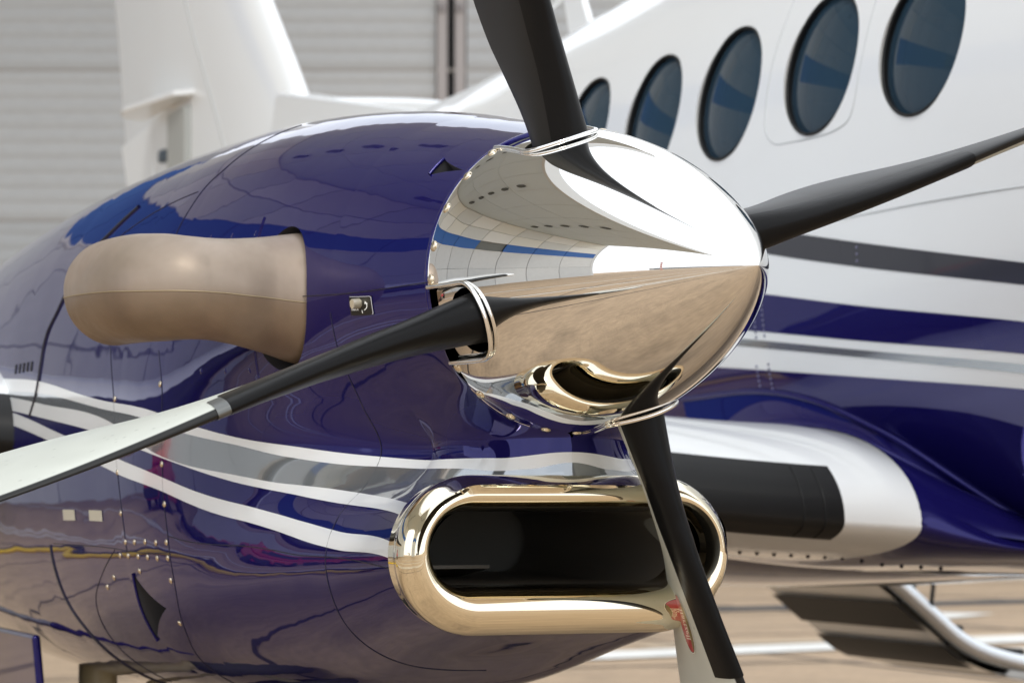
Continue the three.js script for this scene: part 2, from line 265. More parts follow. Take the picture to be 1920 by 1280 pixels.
// raised lips along the long edges of the scoops
SCOOP.forEach((t, k) => { const [a, b] = k ? [t[0], t[2]] : [t[0], t[1]]; const pts = range(0, 1, 8).map((q) => skinPoint(a[0] + (b[0] - a[0]) * q, a[1] + (b[1] - a[1]) * q + (k ? -.0015 : -.001) * Math.sin(q * Math.PI), .0015)); part('scoop_lip', tube(pts, .0032, 30, 8), mat.blue, nac); });
const TILT = new THREE.Matrix4().makeRotationZ(-2.3 * Math.PI / 180).setPosition(0, YS, ZS);   // thrust line, nose slightly down
part('cowl_nose_ring', new THREE.TorusGeometry(.2455, .006, 20, 160).rotateY(Math.PI / 2).scale(1.2, 1, 1).applyMatrix4(new THREE.Matrix4().makeTranslation(-.010, 0, 0).premultiply(TILT)), mat.blue, nac);
part('cowl_bulkhead', new THREE.CylinderGeometry(.243, .243, .004, 90).rotateZ(Math.PI / 2).applyMatrix4(new THREE.Matrix4().makeTranslation(-.002, 0, 0).premultiply(TILT)), mat.void, nac);

// ---- chin air intake: polished lip and dark duct
const intake = new THREE.Group(); intake.name = 'air_intake'; plane.add(intake);
{
  const P = [[-.006, -.06], [-.004, -.03], [-.001, -.006], [-.003, .008], [-.010, .024], [-.022, .042], [-.037, .050], [-.051, .045], [-.061, .030], [-.067, .008], [-.070, -.02], [-.0705, -.06], [-.0705, -.1]];
  const pc = new THREE.CatmullRomCurve3(P.map((p) => V(p[0], p[1], 0)), false, 'centripetal'), per = 4 * .16 + 2 * Math.PI * .13;
  const path = (q, off) => { let d = ((q % 1) + 1) % 1 * per; const r = .13, H = .16; // clockwise from the top middle
    if (d < H) return [d, r + off]; d -= H; if (d < Math.PI * r) { const a = d / r; return [H + (r + off) * Math.sin(a), (r + off) * Math.cos(a)]; } d -= Math.PI * r;
    if (d < 2 * H) return [H - d, -r - off]; d -= 2 * H; if (d < Math.PI * r) { const a = d / r; return [-H - (r + off) * Math.sin(a), -(r + off) * Math.cos(a)]; } d -= Math.PI * r; return [-H + d, r + off]; };
  const sweep = (a, b, n) => grid(range(0, 1, 220), range(a, b, n), (q, t, o) => { const p = pc.getPoint(Math.min(1, Math.max(0, t))), z = path(q, p.x), e = Math.min(1, Math.max(0, (-p.x - .015) / .05)); o.set(p.y, INLET_Y + z[1] + .009 * e * e * (3 - 2 * e), ZI + z[0] * (1 + .075 * e)); });
  part('intake_lip', sweep(0, 1, 40), mat.lip, intake, 'polished rounded intake lip');
  const ob = (x, hw, r, dy) => { const pts = []; for (let k = 0; k <= 120; k++) { const q = path(k / 120, -.13 + r); pts.push(V(x, INLET_Y + .009 + dy + q[1], ZI + q[0] * hw)); } return pts; };
  const rings = [ob(-.098, 1.072, .0597, 0), ob(-.3, 1.03, .060, .002), ob(-.5, .93, .060, .004), ob(-.66, .9, .058, .004)];
  const pos = [], idx = [], n = 121; rings.forEach((r) => r.forEach((p) => pos.push(p.x, p.y, p.z)));
  for (let i = 0; i < 3; i++) for (let j = 0; j < 120; j++) { const a = i * n + j; idx.push(a, a + 1, a + n, a + n, a + 1, a + n + 1); }
  const g = new THREE.BufferGeometry(); g.setAttribute('position', new THREE.Float32BufferAttribute(pos, 3)); g.setIndex(idx); g.computeVertexNormals();
  part('intake_duct', g, mat.duct, intake);
  part('duct_ramp', new THREE.BoxGeometry(.3, .006, .22).rotateZ(.12).translate(-.47, INLET_Y - .045, ZS + .13), mat.duct, intake);
}

// ---- exhaust stack
{
  const tex = dataTex(256, (u, v) => { const n = .5 + .35 * loopNoise(u, v, 5, 1) + .2 * loopNoise(u, v, 14, 4) + .1 * loopNoise(u, v, 40, 9); const k = .5 + .5 * loopNoise(u, v, 3, 20); const h = Math.max(0, loopNoise(u, v, 4, 40) - .1); return [.55 + .1 * n + .02 * k - .08 * h, .505 + .09 * n - .09 * h, .45 + .09 * n - .01 * k - .07 * h]; });
  const rough = dataTex(128, (u, v) => { const n = .42 + .14 * loopNoise(u, v, 7, 3) + .07 * loopNoise(u, v, 30, 8); return [n, n, n]; }, false);
  const m = M({ name: 'heat_stained_steel_brown_below', vertexColors: true, map: tex, roughnessMap: rough, roughness: 1.05, metalness: .4 });
  // stations: along the stack, (aft, sideways, up, radius up, radius across)
  const K = [[.520, .24, -.005, .122, .102], [.519, .31, -.004, .115, .096], [.516, .37, .0, .102, .084], [.510, .425, .004, .093, .077], [.512, .472, .008, .089, .077], [.525, .507, .010, .090, .082], [.568, .535, .013, .094, .088], [.63, .553, .016, .096, .092], [.72, .562, .018, .097, .094], [.82, .564, .020, .097, .095]];
  const ks = K.map((_, i) => i), at = (t, k) => herm(ks, K.map((q) => q[k]), t);
  const f = (shrink) => (t, a, o) => {
    const c = V(-at(t, 0), YS + at(t, 2), ZS + at(t, 1)), tt = Math.min(K.length - 1.02, t), d = V(-(at(tt + .02, 0) - at(tt - .02 < 0 ? 0 : tt - .02, 0)), 0, at(tt + .02, 1) - at(Math.max(0, tt - .02), 1)).normalize();
    const up = V(0, 1, 0), w = d.clone().cross(up).normalize(), x = Math.cos(a * 2 * Math.PI), y = Math.sin(a * 2 * Math.PI), e = 1;
    o.copy(c).addScaledVector(up, y * (at(t, 3) - shrink) * e).addScaledVector(w, x * (at(t, 4) - shrink) * e);
    o.addScaledVector(V(noise3(o.x * 9, o.y * 9, o.z * 9), noise3(o.x * 9 + 30, o.y * 9, o.z * 9), 0), .0006);
  };
  const stackGeo = grid(range(0, 9, 110), range(0, 1, 72), f(0), false); { const q = stackGeo.attributes.uv; const cl = []; for (let i = 0; i < q.count; i++) { const a = q.getY(i); cl.push(...(a > .52 && a < .98 ? [.74, .68, .6] : [1, 1, 1])); q.setX(i, q.getX(i) / 11); } stackGeo.setAttribute('color', new THREE.Float32BufferAttribute(cl, 3)); }  // vertex colour: lower half darker and browner; heat stains are in the map
  const st = part('exhaust_stack', stackGeo, m, plane, 'tan heat-stained exhaust stack with a darker, browner lower half');
  part('stack_inside', grid(range(3, 9, 40), range(0, 1, 48), f(.004), true), mat.void, st);
  const seam = range(0, 9, 60).map((t) => { const o = V(); f(-.0004)(t, Math.asin(-.12) / (2 * Math.PI), o); return o; }), seam2 = range(0, 9, 60).map((t) => { const o = V(); f(-.0004)(t, .5 + .02, o); return o; });
  part('weld_seam', tube(seam, .0011, 120, 6), M({ color: lin(.4, .32, .2), metalness: .6, roughness: .5 }), st); part('weld_seam', tube(seam2, .0011, 120, 6), M({ color: lin(.4, .32, .2), metalness: .6, roughness: .5 }), st);
}

// ---- spinner
const SL = .68, SR = .25;
const spinR = (t) => SR * Math.pow(Math.max(0, 1 - Math.pow(Math.max(t, 0), 1.5)), .85);   // radius at t = 0 (rim) .. 1 (tip)
const BLADE0 = 18.9 * Math.PI / 180, HUBX = .115;
const spinPt = (x, f, o = V(), lift = 0) => { const r = spinR(x / SL) + lift; return o.set(x, r * Math.cos(f), r * Math.sin(f)); };
{
  const ts = [...range(0, .5, 90), ...range(.5, .97, 110).slice(1), .98, .987, .992, .996, .9985, 1];
  const lathe = (shrink, x0) => grid(ts, range(0, 2 * Math.PI, 220), (t, f, o) => {
    const tt = Math.min(Math.max(t, -.01), 1), r = Math.max(spinR(tt) - shrink, 0.00001), w = 1 + .0011 * Math.exp(-tt * 5) * noise3(3.2 * tt, 2.6 * Math.cos(f), 2.6 * Math.sin(f)) + .0005 * Math.exp(-tt * 7) * noise3(9 * tt, 8 * Math.cos(f), 8 * Math.sin(f));
    o.set(x0 + tt * (SL - shrink * 1.5), r * w * Math.cos(f), r * w * Math.sin(f));
  }, true);
  const tipFix = (g) => { const p = g.attributes.position, n = g.attributes.normal; for (let i = 0; i < p.count; i++) if (!isFinite(n.getX(i)) || p.getX(i) > SL * .9999) n.setXYZ(i, 1, 0, 0); return g; };
  const disc = (x) => { const g = new THREE.CircleGeometry(SR * 1.001, 220).rotateY(-Math.PI / 2).translate(x, 0, 0); return g; };
  const solid = mergeGeometries([tipFix(lathe(0, 0)), (() => { const g = disc(0); return g.index ? g : g; })()]);
  const W = .062, XB = HUBX - .005;
  const uShape = new THREE.Shape(); uShape.moveTo(-.08, -W); uShape.lineTo(XB, -W); uShape.absarc(XB, 0, W, -Math.PI / 2, Math.PI / 2, false); uShape.lineTo(-.08, W); uShape.closePath();
  let body = brush(solid, mat.chrome);
  for (let k = 0; k < 4; k++) { // a well for each blade: sides polished, floor dark
    const g = new THREE.ExtrudeGeometry(uShape, { depth: .3, bevelEnabled: false, curveSegments: 28 }).rotateX(-Math.PI / 2).translate(0, .12, 0).rotateX(BLADE0 + k * Math.PI / 2);
    body = ev.evaluate(body, brush(g, mat.void), SUBTRACTION);
  }
  const sp = part('spinner', body.geometry.clone().applyMatrix4(TILT), body.material, plane, 'mirror-polished spinner reflecting sky, hangar and apron');
  sp.userData.rim = undefined;
  const hole = .055;
  for (let k = 0; k < 4; k++) {
    const f0 = BLADE0 + k * Math.PI / 2, map = (x, y, lift) => { const r = spinR(Math.max(0, x) / SL); return spinPt(x, f0 + Math.asin(Math.max(-1, Math.min(1, y / r))), V(), lift).applyMatrix4(TILT); };
    const pts = []; for (const x of range(.003, XB, 8)) pts.push(map(x, -W - .001, .002)); for (const a of range(-Math.PI / 2, Math.PI / 2, 22).slice(1)) pts.push(map(XB + (W + .001) * Math.cos(a), (W + .001) * Math.sin(a), .002 + .004 * Math.cos(a))); for (const x of range(XB, .003, 8).slice(1)) pts.push(map(x, W + .001, .002));
    part('blade_cutout_rim', tube(pts, .0038, 160, 12), mat.chrome, sp);
    // filler plate under the cut-out, with a round hole for the blade
    const fill = grid(range(.12, 1, 14), range(-1, 1, 48), (q, a, o) => {
      const th = a * Math.PI * .56, hx = HUBX - hole * Math.cos(th) , hy = hole * Math.sin(th), ex = a < -.62 || a > .62 ? XB * .35 : 0.002, t = Math.max(-1, Math.min(1, a / .62));
      const X = ex + (hx - ex) * (1 - q), Y = (t * W) + (hy - t * W) * (1 - q);
      o.copy(map(X, Math.max(-W + .003, Math.min(W - .003, Y)), -.008));
    }, false);
    part('filler_plate', fill, mat.chrome, sp);
    for (const da of [-17.3, 17.3, 30.6, 45.2, 60.2]) { const f = f0 + (90 * 0 + da) * Math.PI / 180 + 0; const p = spinPt(.0125, f), n = V(.08, Math.cos(f), Math.sin(f)); part('screw', placed(screwGeo.clone().scale(.009, .009, .0045), p, n).applyMatrix4(TILT), mat.steel, sp); }
  }
}

// ---- propeller blades, feathered
const BS = [.09, .14, .19, .26, .34, .44, .56, .70, .90, 1.10, 1.25, 1.315];           // radius
const BC = [.094, .094, .098, .118, .152, .192, .226, .252, .268, .25, .2, .12];       // chord
const BT = [.094, .094, .089, .072, .053, .042, .035, .030, .023, .017, .012, .008];   // thickness
const BB = [104, 104, 104, 104, 103.5, 101, 96, 89, 82.5, 79.5, 78, 77];                    // blade angle
function bladePt(r, q, o, lift = 0) { // q: 0 trailing edge, camber side, .5 leading edge, face side, 1
  const c = herm(BS, BC, r), t = herm(BS, BT, r), b = herm(BS, BB, r) * Math.PI / 180, a = q * 2 * Math.PI, k = Math.min(1, Math.max(0, (r - .16) / .24));
  const xc = -.5 * Math.cos(a) * c, rd = Math.sin(a) * t * .5;
  const X = .5 * (1 - Math.cos(a)), foil = 5 * t * (.2969 * Math.sqrt(1 - X + 1e-6) - .126 * (1 - X) - .3516 * (1 - X) ** 2 + .2843 * (1 - X) ** 3 - .1036 * (1 - X) ** 4) * (a < Math.PI ? 1.25 : -.75);
  const yy = rd + (foil - rd) * k + Math.sign(Math.sin(a)) * lift * Math.min(1, Math.abs(Math.sin(a)) * 6), x = xc + (.5 - .36) * 0 * k - (.12 * c) * k + lift * Math.max(0, -Math.cos(a));
  // local frame: +y along the blade, +x forward, +z the way the blade turns (camber side faces -turn when feathered)
  const le = [Math.sin(b), Math.cos(b)], n = [Math.cos(b), -Math.sin(b)];
  return o.set(le[0] * x + n[0] * yy, r, le[1] * x + n[1] * yy);
}
{
  const qs = range(0, 1, 96), rs = [...range(.08, .7, 70), ...range(.7, 1.25, 40).slice(1), 1.27, 1.29, 1.305, 1.315];
  const body = grid(rs, qs, (r, q, o) => bladePt(r, q, o));
  const col = [], uv = body.attributes.uv;
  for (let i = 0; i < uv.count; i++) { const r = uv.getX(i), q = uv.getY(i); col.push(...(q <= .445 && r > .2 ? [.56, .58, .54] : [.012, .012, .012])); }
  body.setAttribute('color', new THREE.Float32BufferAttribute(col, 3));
  const grime = dataTex(256, (u, v) => { const n = 1 - .05 * Math.abs(loopNoise(u, v, 6, 2)) - (loopNoise(u, v, 60, 6) > .72 ? .12 : 0); return [n, n, n * .985]; });
  const bladeMat = M({ name: 'blade_paint', vertexColors: true, map: grime, roughness: .4, specularIntensity: .5, clearcoat: .06, clearcoatRoughness: .2 });
  const bootMat = M({ name: 'blade_boot', color: lin(.007, .007, .0072), roughness: .3, specularIntensity: .26, bumpMap: dataTex(256, (u, v) => { const n = .5 + .3 * loopNoise(u, v, 24, 3) + .2 * loopNoise(u, v, 70, 5); return [n, n, n]; }, false), bumpScale: .0004 });
  const boot = (() => { const r1 = .668, q0 = .335, q1 = .665, rr = [.15, ...range(.16, r1 - .002, 60), r1], qq = [q0, q0 + .004, ...range(q0 + .012, q1 - .012, 44), q1 - .004, q1];
    return grid(rr, qq, (r, q, o) => { const e = (q <= q0 + .001 || q >= q1 - .001 || r >= r1 - .0005) ? -.0005 : .0016; return bladePt(r, q, o, e); }); })();
  const strap = grid(range(.668, .69, 4), range(.36, .64, 30), (r, q, o) => bladePt(r, q, o, .0012));
  const emblem = canvasTex(512, 128, (g, w, h) => {
    g.fillStyle = '#8f8a6c'; g.fillRect(0, 0, w, h); const el = (a, b, c) => { g.fillStyle = c; g.beginPath(); g.ellipse(w / 2, h / 2, a, b, 0, 0, Math.PI * 2); g.fill(); };
    el(254, 63, '#f2efe6'); el(246, 57, '#1c1410'); el(241, 53, '#b5202c'); g.fillStyle = '#7b6a33'; g.beginPath(); g.ellipse(w / 2, h / 2, 241, 53, 0, .35, Math.PI - .35); g.fill();
    g.fillStyle = '#f3ead8'; g.font = 'italic bold 64px serif'; g.textAlign = 'center'; g.textBaseline = 'middle'; g.fillText('Hartzell', w / 2, h / 2 + 2, 400);
  });
  for (let k = 0; k < 4; k++) {
    const mx = new THREE.Matrix4().makeTranslation(HUBX, 0, 0).premultiply(TILT).multiply(new THREE.Matrix4().makeRotationX(BLADE0 + k * Math.PI / 2));
    const g = new THREE.Group(); g.name = 'propeller_blade'; g.applyMatrix4(mx); plane.add(g);
    g.userData.label = ['propeller blade pointing up', 'propeller blade with a pale outer half', 'propeller blade pointing down with a red oval emblem', 'dark propeller blade in front of the fuselage'][k];
    part('blade_body', body, bladeMat, g); part('deice_boot', boot, bootMat, g);
    if (k === 1) part('boot_strap', strap, M({ color: lin(.15, .155, .15), metalness: .6, roughness: .35 }), g);
    const em = grid(range(.53, .635, 30), range(-1, 1, 10), (r, t, o) => { const w = .017 * Math.sqrt(Math.max(0, 1 - ((r - .5825) / .0525) ** 2)); return bladePt(r, .245 + t * .045 * Math.sqrt(Math.max(0.0001, 1 - ((r - .5825) / .0526) ** 2)), o, .0008); });
    const uv = em.attributes.uv; for (let i = 0; i < uv.count; i++) { const r = uv.getX(i), t = uv.getY(i), w = Math.sqrt(Math.max(0, 1 - ((r - .5825) / .0526) ** 2)); uv.setXY(i, (r - .53) / .105, .5 - .5 * t * w); }
    part('maker_emblem', em, M({ map: emblem, roughness: .3, clearcoat: .6 }), g);
  }
}

// ---- fuselage: rounded oval sections from nose to tail
const FS = [-3.2, -2.4, -1, .6, 7.2, 9.5, 11.5, 13.2];
const FYC = [1.72, 1.72, 1.85, 2.04, 2.04, 2.3, 2.55, 2.75], FT = [.05, .4, .7, .93, .93, .7, .47, .25], FB = [.05, .42, .72, .94, .94, .72, .45, .25], FA = [.05, .42, .66, .76, .76, .58, .36, .12];
function fuse(s, w, out, lift = 0) { // w: 0 roof .. 1 keel on the starboard side .. 2
  const th = w * Math.PI, c = Math.cos(th), n = c > 0 ? 2.2 : 2.9, a = herm(FS, FA, s), b = c > 0 ? herm(FS, FT, s) : herm(FS, FB, s), sn = Math.sin(th);
  const r = Math.pow(Math.pow(Math.abs(sn) / a, n) + Math.pow(Math.abs(c) / b, n), -1 / n) + lift;
  return out.set(-s, herm(FS, FYC, s) + r * c, r * sn);
}
function fuseNormal(s, w) { const a = V(), b = V(), c = V(), d = V(); fuse(s + .01, w, a); fuse(s - .01, w, b); fuse(s, w + .004, c); fuse(s, w - .004, d); a.sub(b).cross(c.sub(d)).normalize(); fuse(s, w, b); b.set(0, b.y - herm(FS, FYC, s), b.z); if (a.dot(b) < 0) a.negate(); return a; }
const fuseGeo = grid([...range(-3.2, 1.2, 30), ...range(1.2, 7.6, 110).slice(1), ...range(7.6, 13.2, 30).slice(1)], range(0, 2, 160), (s, w, o) => { fuse(s, w, o); const k = .0012 * noise3(o.x * 1.6, o.y * 2.6, o.z * 2.6); o.y += k * .4; o.z += k * Math.sign(o.z) * Math.min(1, Math.abs(o.z) * 4); return o; }, true);
//@DEV_FUSE

// pockets for the round cabin windows
const WIN = [[4.168, .3598], [3.608, .3715], [3.081, .3765], [2.53, .3775], [2.005, .382]], WR = .2;
let hull = brush(fuseGeo, mat.white);
{ // hollow cabin with walls of some thickness
  const a = 1.25, b = 5.0, tubeG = grid(range(a, b, 30), range(0, 2, 90), (s, w, o) => fuse(s, w, o, -.055), true);
  const end = (s, flip) => { const o = V(), n = flip ? 1 : -1, pos = [-s, herm(FS, FYC, s), 0], nor = [n, 0, 0], uv = [0, 0], idx = []; for (let j = 0; j <= 90; j++) { fuse(s, j / 45, o, -.055); pos.push(...o.toArray()); nor.push(n, 0, 0); uv.push(0, 0); if (j) idx.push(...(flip ? [0, j + 1, j] : [0, j, j + 1])); } const g = new THREE.BufferGeometry(); g.setAttribute('position', new THREE.Float32BufferAttribute(pos, 3)); g.setAttribute('normal', new THREE.Float32BufferAttribute(nor, 3)); g.setAttribute('uv', new THREE.Float32BufferAttribute(uv, 2)); g.setIndex(idx); return g; };
  hull = ev.evaluate(hull, brush(mergeGeometries([tubeG, end(a, true), end(b, false)]), mat.lining), SUBTRACTION);
}
const winFrame = WIN.map(([s, w]) => { const c = fuse(s, w, V()), n = fuseNormal(s, w); return [c, n]; });
for (const [c, n] of winFrame) for (const sd of [1, -1]) hull = ev.evaluate(hull, brush(placed(new THREE.CylinderGeometry(WR, WR, .3, sd > 0 ? 72 : 40).rotateX(Math.PI / 2), V(c.x, c.y, c.z * sd), V(n.x, n.y, n.z * sd)), mat.lining), SUBTRACTION);
const fus = part('fuselage', hull.geometry, hull.material, plane, 'white fuselage with charcoal, blue and grey stripes');
for (const [c, n] of winFrame) {
  const w = new THREE.Group(); w.name = 'cabin_window'; plane.add(w);
  part('pane', placed(new THREE.SphereGeometry(.8, 48, 12, 0, Math.PI * 2, 0, Math.asin((WR - .001) / .8)).rotateX(Math.PI / 2).translate(0, 0, -.8), c.clone().addScaledVector(n, -.002), n), mat.glass, w);
  part('window_reveal', placed(new THREE.CylinderGeometry(WR - .0015, WR - .0015, .07, 72, 1, true).rotateX(Math.PI / 2), c.clone().addScaledVector(n, -.042), n), mat.rubber, w);
  part('window_seal', placed(new THREE.TorusGeometry(WR - .003, .0045, 12, 80), c.clone().addScaledVector(n, -.012), n), mat.rubber, w);
}
for (const [c, n] of winFrame) { const m = V(c.x, c.y, -c.z), k = V(n.x, n.y, -n.z), w = new THREE.Group(); w.name = 'cabin_window'; plane.add(w); part('pane', placed(new THREE.CircleGeometry(WR - .001, 40), m.addScaledVector(k, -.012), k), mat.glass, w); }
for (const x of [-1.75, -2.6, -3.35, -4.3]) for (const z of [.4, -.4]) { const g = new THREE.Group(); g.name = 'cabin_seat'; plane.add(g); const lea = M({ color: lin(.32, .27, .21), roughness: .55 }); part('backrest', new RoundedBoxGeometry(.13, .75, .44, 4, .06).rotateZ(.12).translate(x, 2.08, z), lea, g); part('seat', new RoundedBoxGeometry(.46, .16, .44, 4, .06).translate(x + .28, 1.72, z), lea, g); part('headrest', new RoundedBoxGeometry(.1, .2, .28, 4, .045).translate(x - .07, 2.5, z), lea, g); }
// livery bands on both sides of the fuselage
const fEdge = (p) => edge(p), H1 = fEdge([[1.0, .636], [1.527, .612], [1.895, .5936], [2.285, .5714], [2.574, .5527], [3.4, .497]]), H2 = fEdge([[1.0, .652], [1.534, .6308], [2.29, .5946], [2.798, .5626], [3.4, .516]]),
  B1 = fEdge([[.8, .689], [1.549, .661], [2.284, .6309], [2.821, .6023], [3.6, .56]]), B2 = fEdge([[.8, .712], [1.568, .6866], [2.339, .6595], [2.946, .6331], [3.6, .602]]),
  G1 = fEdge([[.8, .72], [1.576, .695], [2.308, .6688], [2.989, .6398], [3.6, .612]]), G2 = fEdge([[.8, .727], [1.583, .7018], [2.313, .6749], [3.035, .6444], [3.6, .616]]), F2 = fEdge([[.8, .738], [1.598, .714], [2.329, .6912], [3.171, .6612], [3.6, .645]]);
const fBand = (s0, s1, a, b, lift, sd) => grid(range(s0, s1, 90), range(0, 1, 20), (s, t, o) => { const w = a(s) + (b(s) - a(s)) * t; fuse(s, w, o, lift); const k = .0012 * noise3(o.x * 1.6, o.y * 2.6, o.z * 2.6); o.y += k * .4; o.z += k; if (sd < 0) o.z = -o.z; return o; }, sd > 0);
const keel = () => 1;
for (const sd of [1, -1]) for (const [a, b, m, s1, l] of [[H1, H2, mat.charcoal, 3.4, 'charcoal stripe'], [B1, B2, mat.blue, 3.6, 'dark blue band'], [G1, G2, mat.silver, 3.6, 'thin grey stripe'], [F2, keel, mat.blue, 5.5, 'dark blue underside']])
  part('livery_stripe', fBand(.2, s1, a, b, .0014, sd), m, fus, sd > 0 ? l : undefined);
// skin joints and the outline of the emergency exit
const fLine = (pts, r, m, closed = false) => part('panel_joint', tube(new THREE.CatmullRomCurve3(pts.map((p) => V(p[0], p[1], 0)), false, 'centripetal').getSpacedPoints(60).map((p) => fuse(p.x, p.y, V(), .0002)), r, 160, 6), m, fus);
fLine([[7, .545], [2.4, .5455], [1.9, .5447], [.2, .5435]], .0022, mat.pale);
fLine([[2.79, .20], [2.79, .30], [2.815, .36], [2.817, .41], [2.805, .4326], [2.754, .4483], [2.66, .4525], [2.4, .4525], [2.33, .444], [2.31, .43], [2.295, .39], [2.28, .30], [2.28, .2]], .0022, mat.pale);
{ const rv = []; const dot = new THREE.SphereGeometry(.0042, 8, 5, 0, 6.3, 0, 1.57).rotateX(Math.PI / 2);
  for (const [s0, w0, w1, n] of [[2.29, .576, .589, 2], [2.83, .608, .642, 7], [2.88, .608, .642, 7], [2.83, .668, .72, 12], [2.9, .668, .72, 12], ]) for (let k = 0; k <= n; k++) { const w = w0 + (w1 - w0) * k / n; rv.push(placed(dot, fuse(s0, w, V(), .0016), fuseNormal(s0, w))); }
  const r = part('rivet_row', mergeGeometries(rv), M({ color: lin(.16, .16, .24), metalness: .6, roughness: .35 }), fus); r.userData.kind = 'stuff'; }

// ---- wing: inner panel white with a black de-icing boot, blue leading-edge root fairing
const WZ = [.3, .5, .66, .78, .86, .95, 1.07, 2.2, 3.05, 6.5], WLE = [1.66, 1.75, 1.82, 1.87, 1.9, 1.905, 1.9, 1.9, 2.15, 2.35], WY = [1.10, 1.11, 1.125, 1.155, 1.178, 1.183, 1.19, 1.29, 1.375, 1.75], WTE = [4.6, 4.5, 4.45, 4.4, 4.4, 4.4, 4.4, 4.35, 4.3, 3.9], WT = [.3, .34, .4, .48, .52, .53, .525, .50, .42, .2], WL = [.2, .2, .22, .27, .28, .28, .28, .28, .28, .2], WK = [1, 1, .8, .3, 0, 0, 0, 0, 0, 0];
function wingPt(z, q, o, lift = 0, sd = 1) { // q 0 trailing edge, upper, .5 nose, lower, 1
  const le = herm(WZ, WLE, z), te = herm(WZ, WTE, z), t = herm(WZ, WT, z), c = te - le, a = q * 2 * Math.PI, X = .5 * (1 + Math.cos(a));
  const up = a < Math.PI, k = herm(WZ, WK, z), nose = .2969 * Math.sqrt(X + 1e-7), sharp = X < .3 ? .2969 * .5477 * X / .3 : nose;
  const f = 5 * (up ? t : herm(WZ, WL, z)) * (nose + (sharp - nose) * (up ? k : k * .5) - .126 * X - .3516 * X ** 2 + .2843 * X ** 3 - .1036 * X ** 4);
  const x = X * c - lift * (X < .02 ? 1 - X / .02 : 0), y = (up ? f : -f * .7) + Math.sign(Math.sin(a)) * lift * Math.min(1, 8 * Math.abs(Math.sin(a)));
  const cs = Math.cos(.002), sn = Math.sin(.002);
  return o.set(-(le + x * cs + y * sn), herm(WZ, WY, z) + y * cs - x * sn, sd * z);
}
const wq = [...range(0, .3, 24), ...range(.3, .7, 60).slice(1), ...range(.7, 1, 24).slice(1)];
for (const sd of [1, -1]) {
  const f = (z, q, o) => wingPt(z, q, o, 0, sd);
  const w = part('wing', grid(range(.86, 6.5, 60), wq, f, sd < 0), mat.white, plane, sd > 0 ? 'white wing with black de-icing boots' : undefined);
  part('root_fairing', grid(range(.3, .862, 40), wq, (z, q, o) => { wingPt(z, q, o, 0, sd); return o; }, sd < 0), mat.blue, w, sd > 0 ? 'glossy blue fairing where the wing meets the fuselage' : undefined);
  for (const [z0, z1] of [[1.075, 2.3], [3.0, 6.3]]) { const q0 = .44, q1 = .555, qq = [q0, q0 + .001, ...range(q0 + .01, q1 - .01, 30), q1 - .001, q1], zz = [z0, z0 + .003, ...range(z0 + .03, z1 - .03, 40), z1 - .003, z1];
    part('deice_boot', grid(zz, qq, (z, q, o) => wingPt(z, q, o, (q <= q0 + .0004 || q >= q1 - .0004 || z <= z0 + .001 || z >= z1 - .001) ? -.001 : .0032, sd), sd < 0), mat.rubber, w);
    if (sd > 0 && z0 < 2) for (const zr of [1.13, 1.19]) part('boot_rib', tube(range(q0 + .005, q1 - .005, 40).map((q) => wingPt(zr, q, V(), .0035)), .003, 60, 6), mat.rubber, w); }
  if (sd > 0) { // screws along the underside edge
    const d = []; for (let k = 0; k < 34; k++) { const p = wingPt(.62 + k * .05, .63, V()); d.push(new THREE.SphereGeometry(.006, 8, 6).translate(p.x, p.y, p.z)); }
    const r = part('screw_row', mergeGeometries(d), mat.seam, w); r.userData.kind = 'stuff';
    // concave fillet from the wing root up to a raised seam on the fuselage
    const JA = [[1.70, .895], [1.78, .868], [1.895, .8285], [2.03, .788], [2.2, .7523], [2.4, .726], [2.607, .7051], [2.9, .69], [3.4, .685]].map((p) => V(p[0], p[1], 0)), jc = new THREE.CatmullRomCurve3(JA, false, 'centripetal');
    const seamAt = (t, lift) => { const q = jc.getPoint(Math.min(1, Math.max(0, t))); return fuse(q.x, q.y, V(), lift); };
    const fil = grid(range(0, 1, 60), range(0, 1, 30), (t, u, o) => {
      const A = seamAt(t, .004), B = wingPt(.862, .5 - .26 * Math.pow(Math.min(1, Math.max(0, t)), .62), V(), .0015), C = V(A.x * .35 + B.x * .65, Math.min(A.y, B.y) * .62 + Math.max(A.y, B.y) * .38, A.z * .78 + B.z * .22 + .02), k = 1 - u;
      return o.set(0, 0, 0).addScaledVector(B, k * k).addScaledVector(C, 2 * k * u).addScaledVector(A, u * u);
    });
    part('root_fillet', fil, mat.blue, w, 'concave blue fillet above the wing root');
    const rib = range(0, 1, 50).map((t) => seamAt(t, .004));
    part('fairing_edge', tube(rib, .009, 100, 8), mat.blue, w);
  }
}

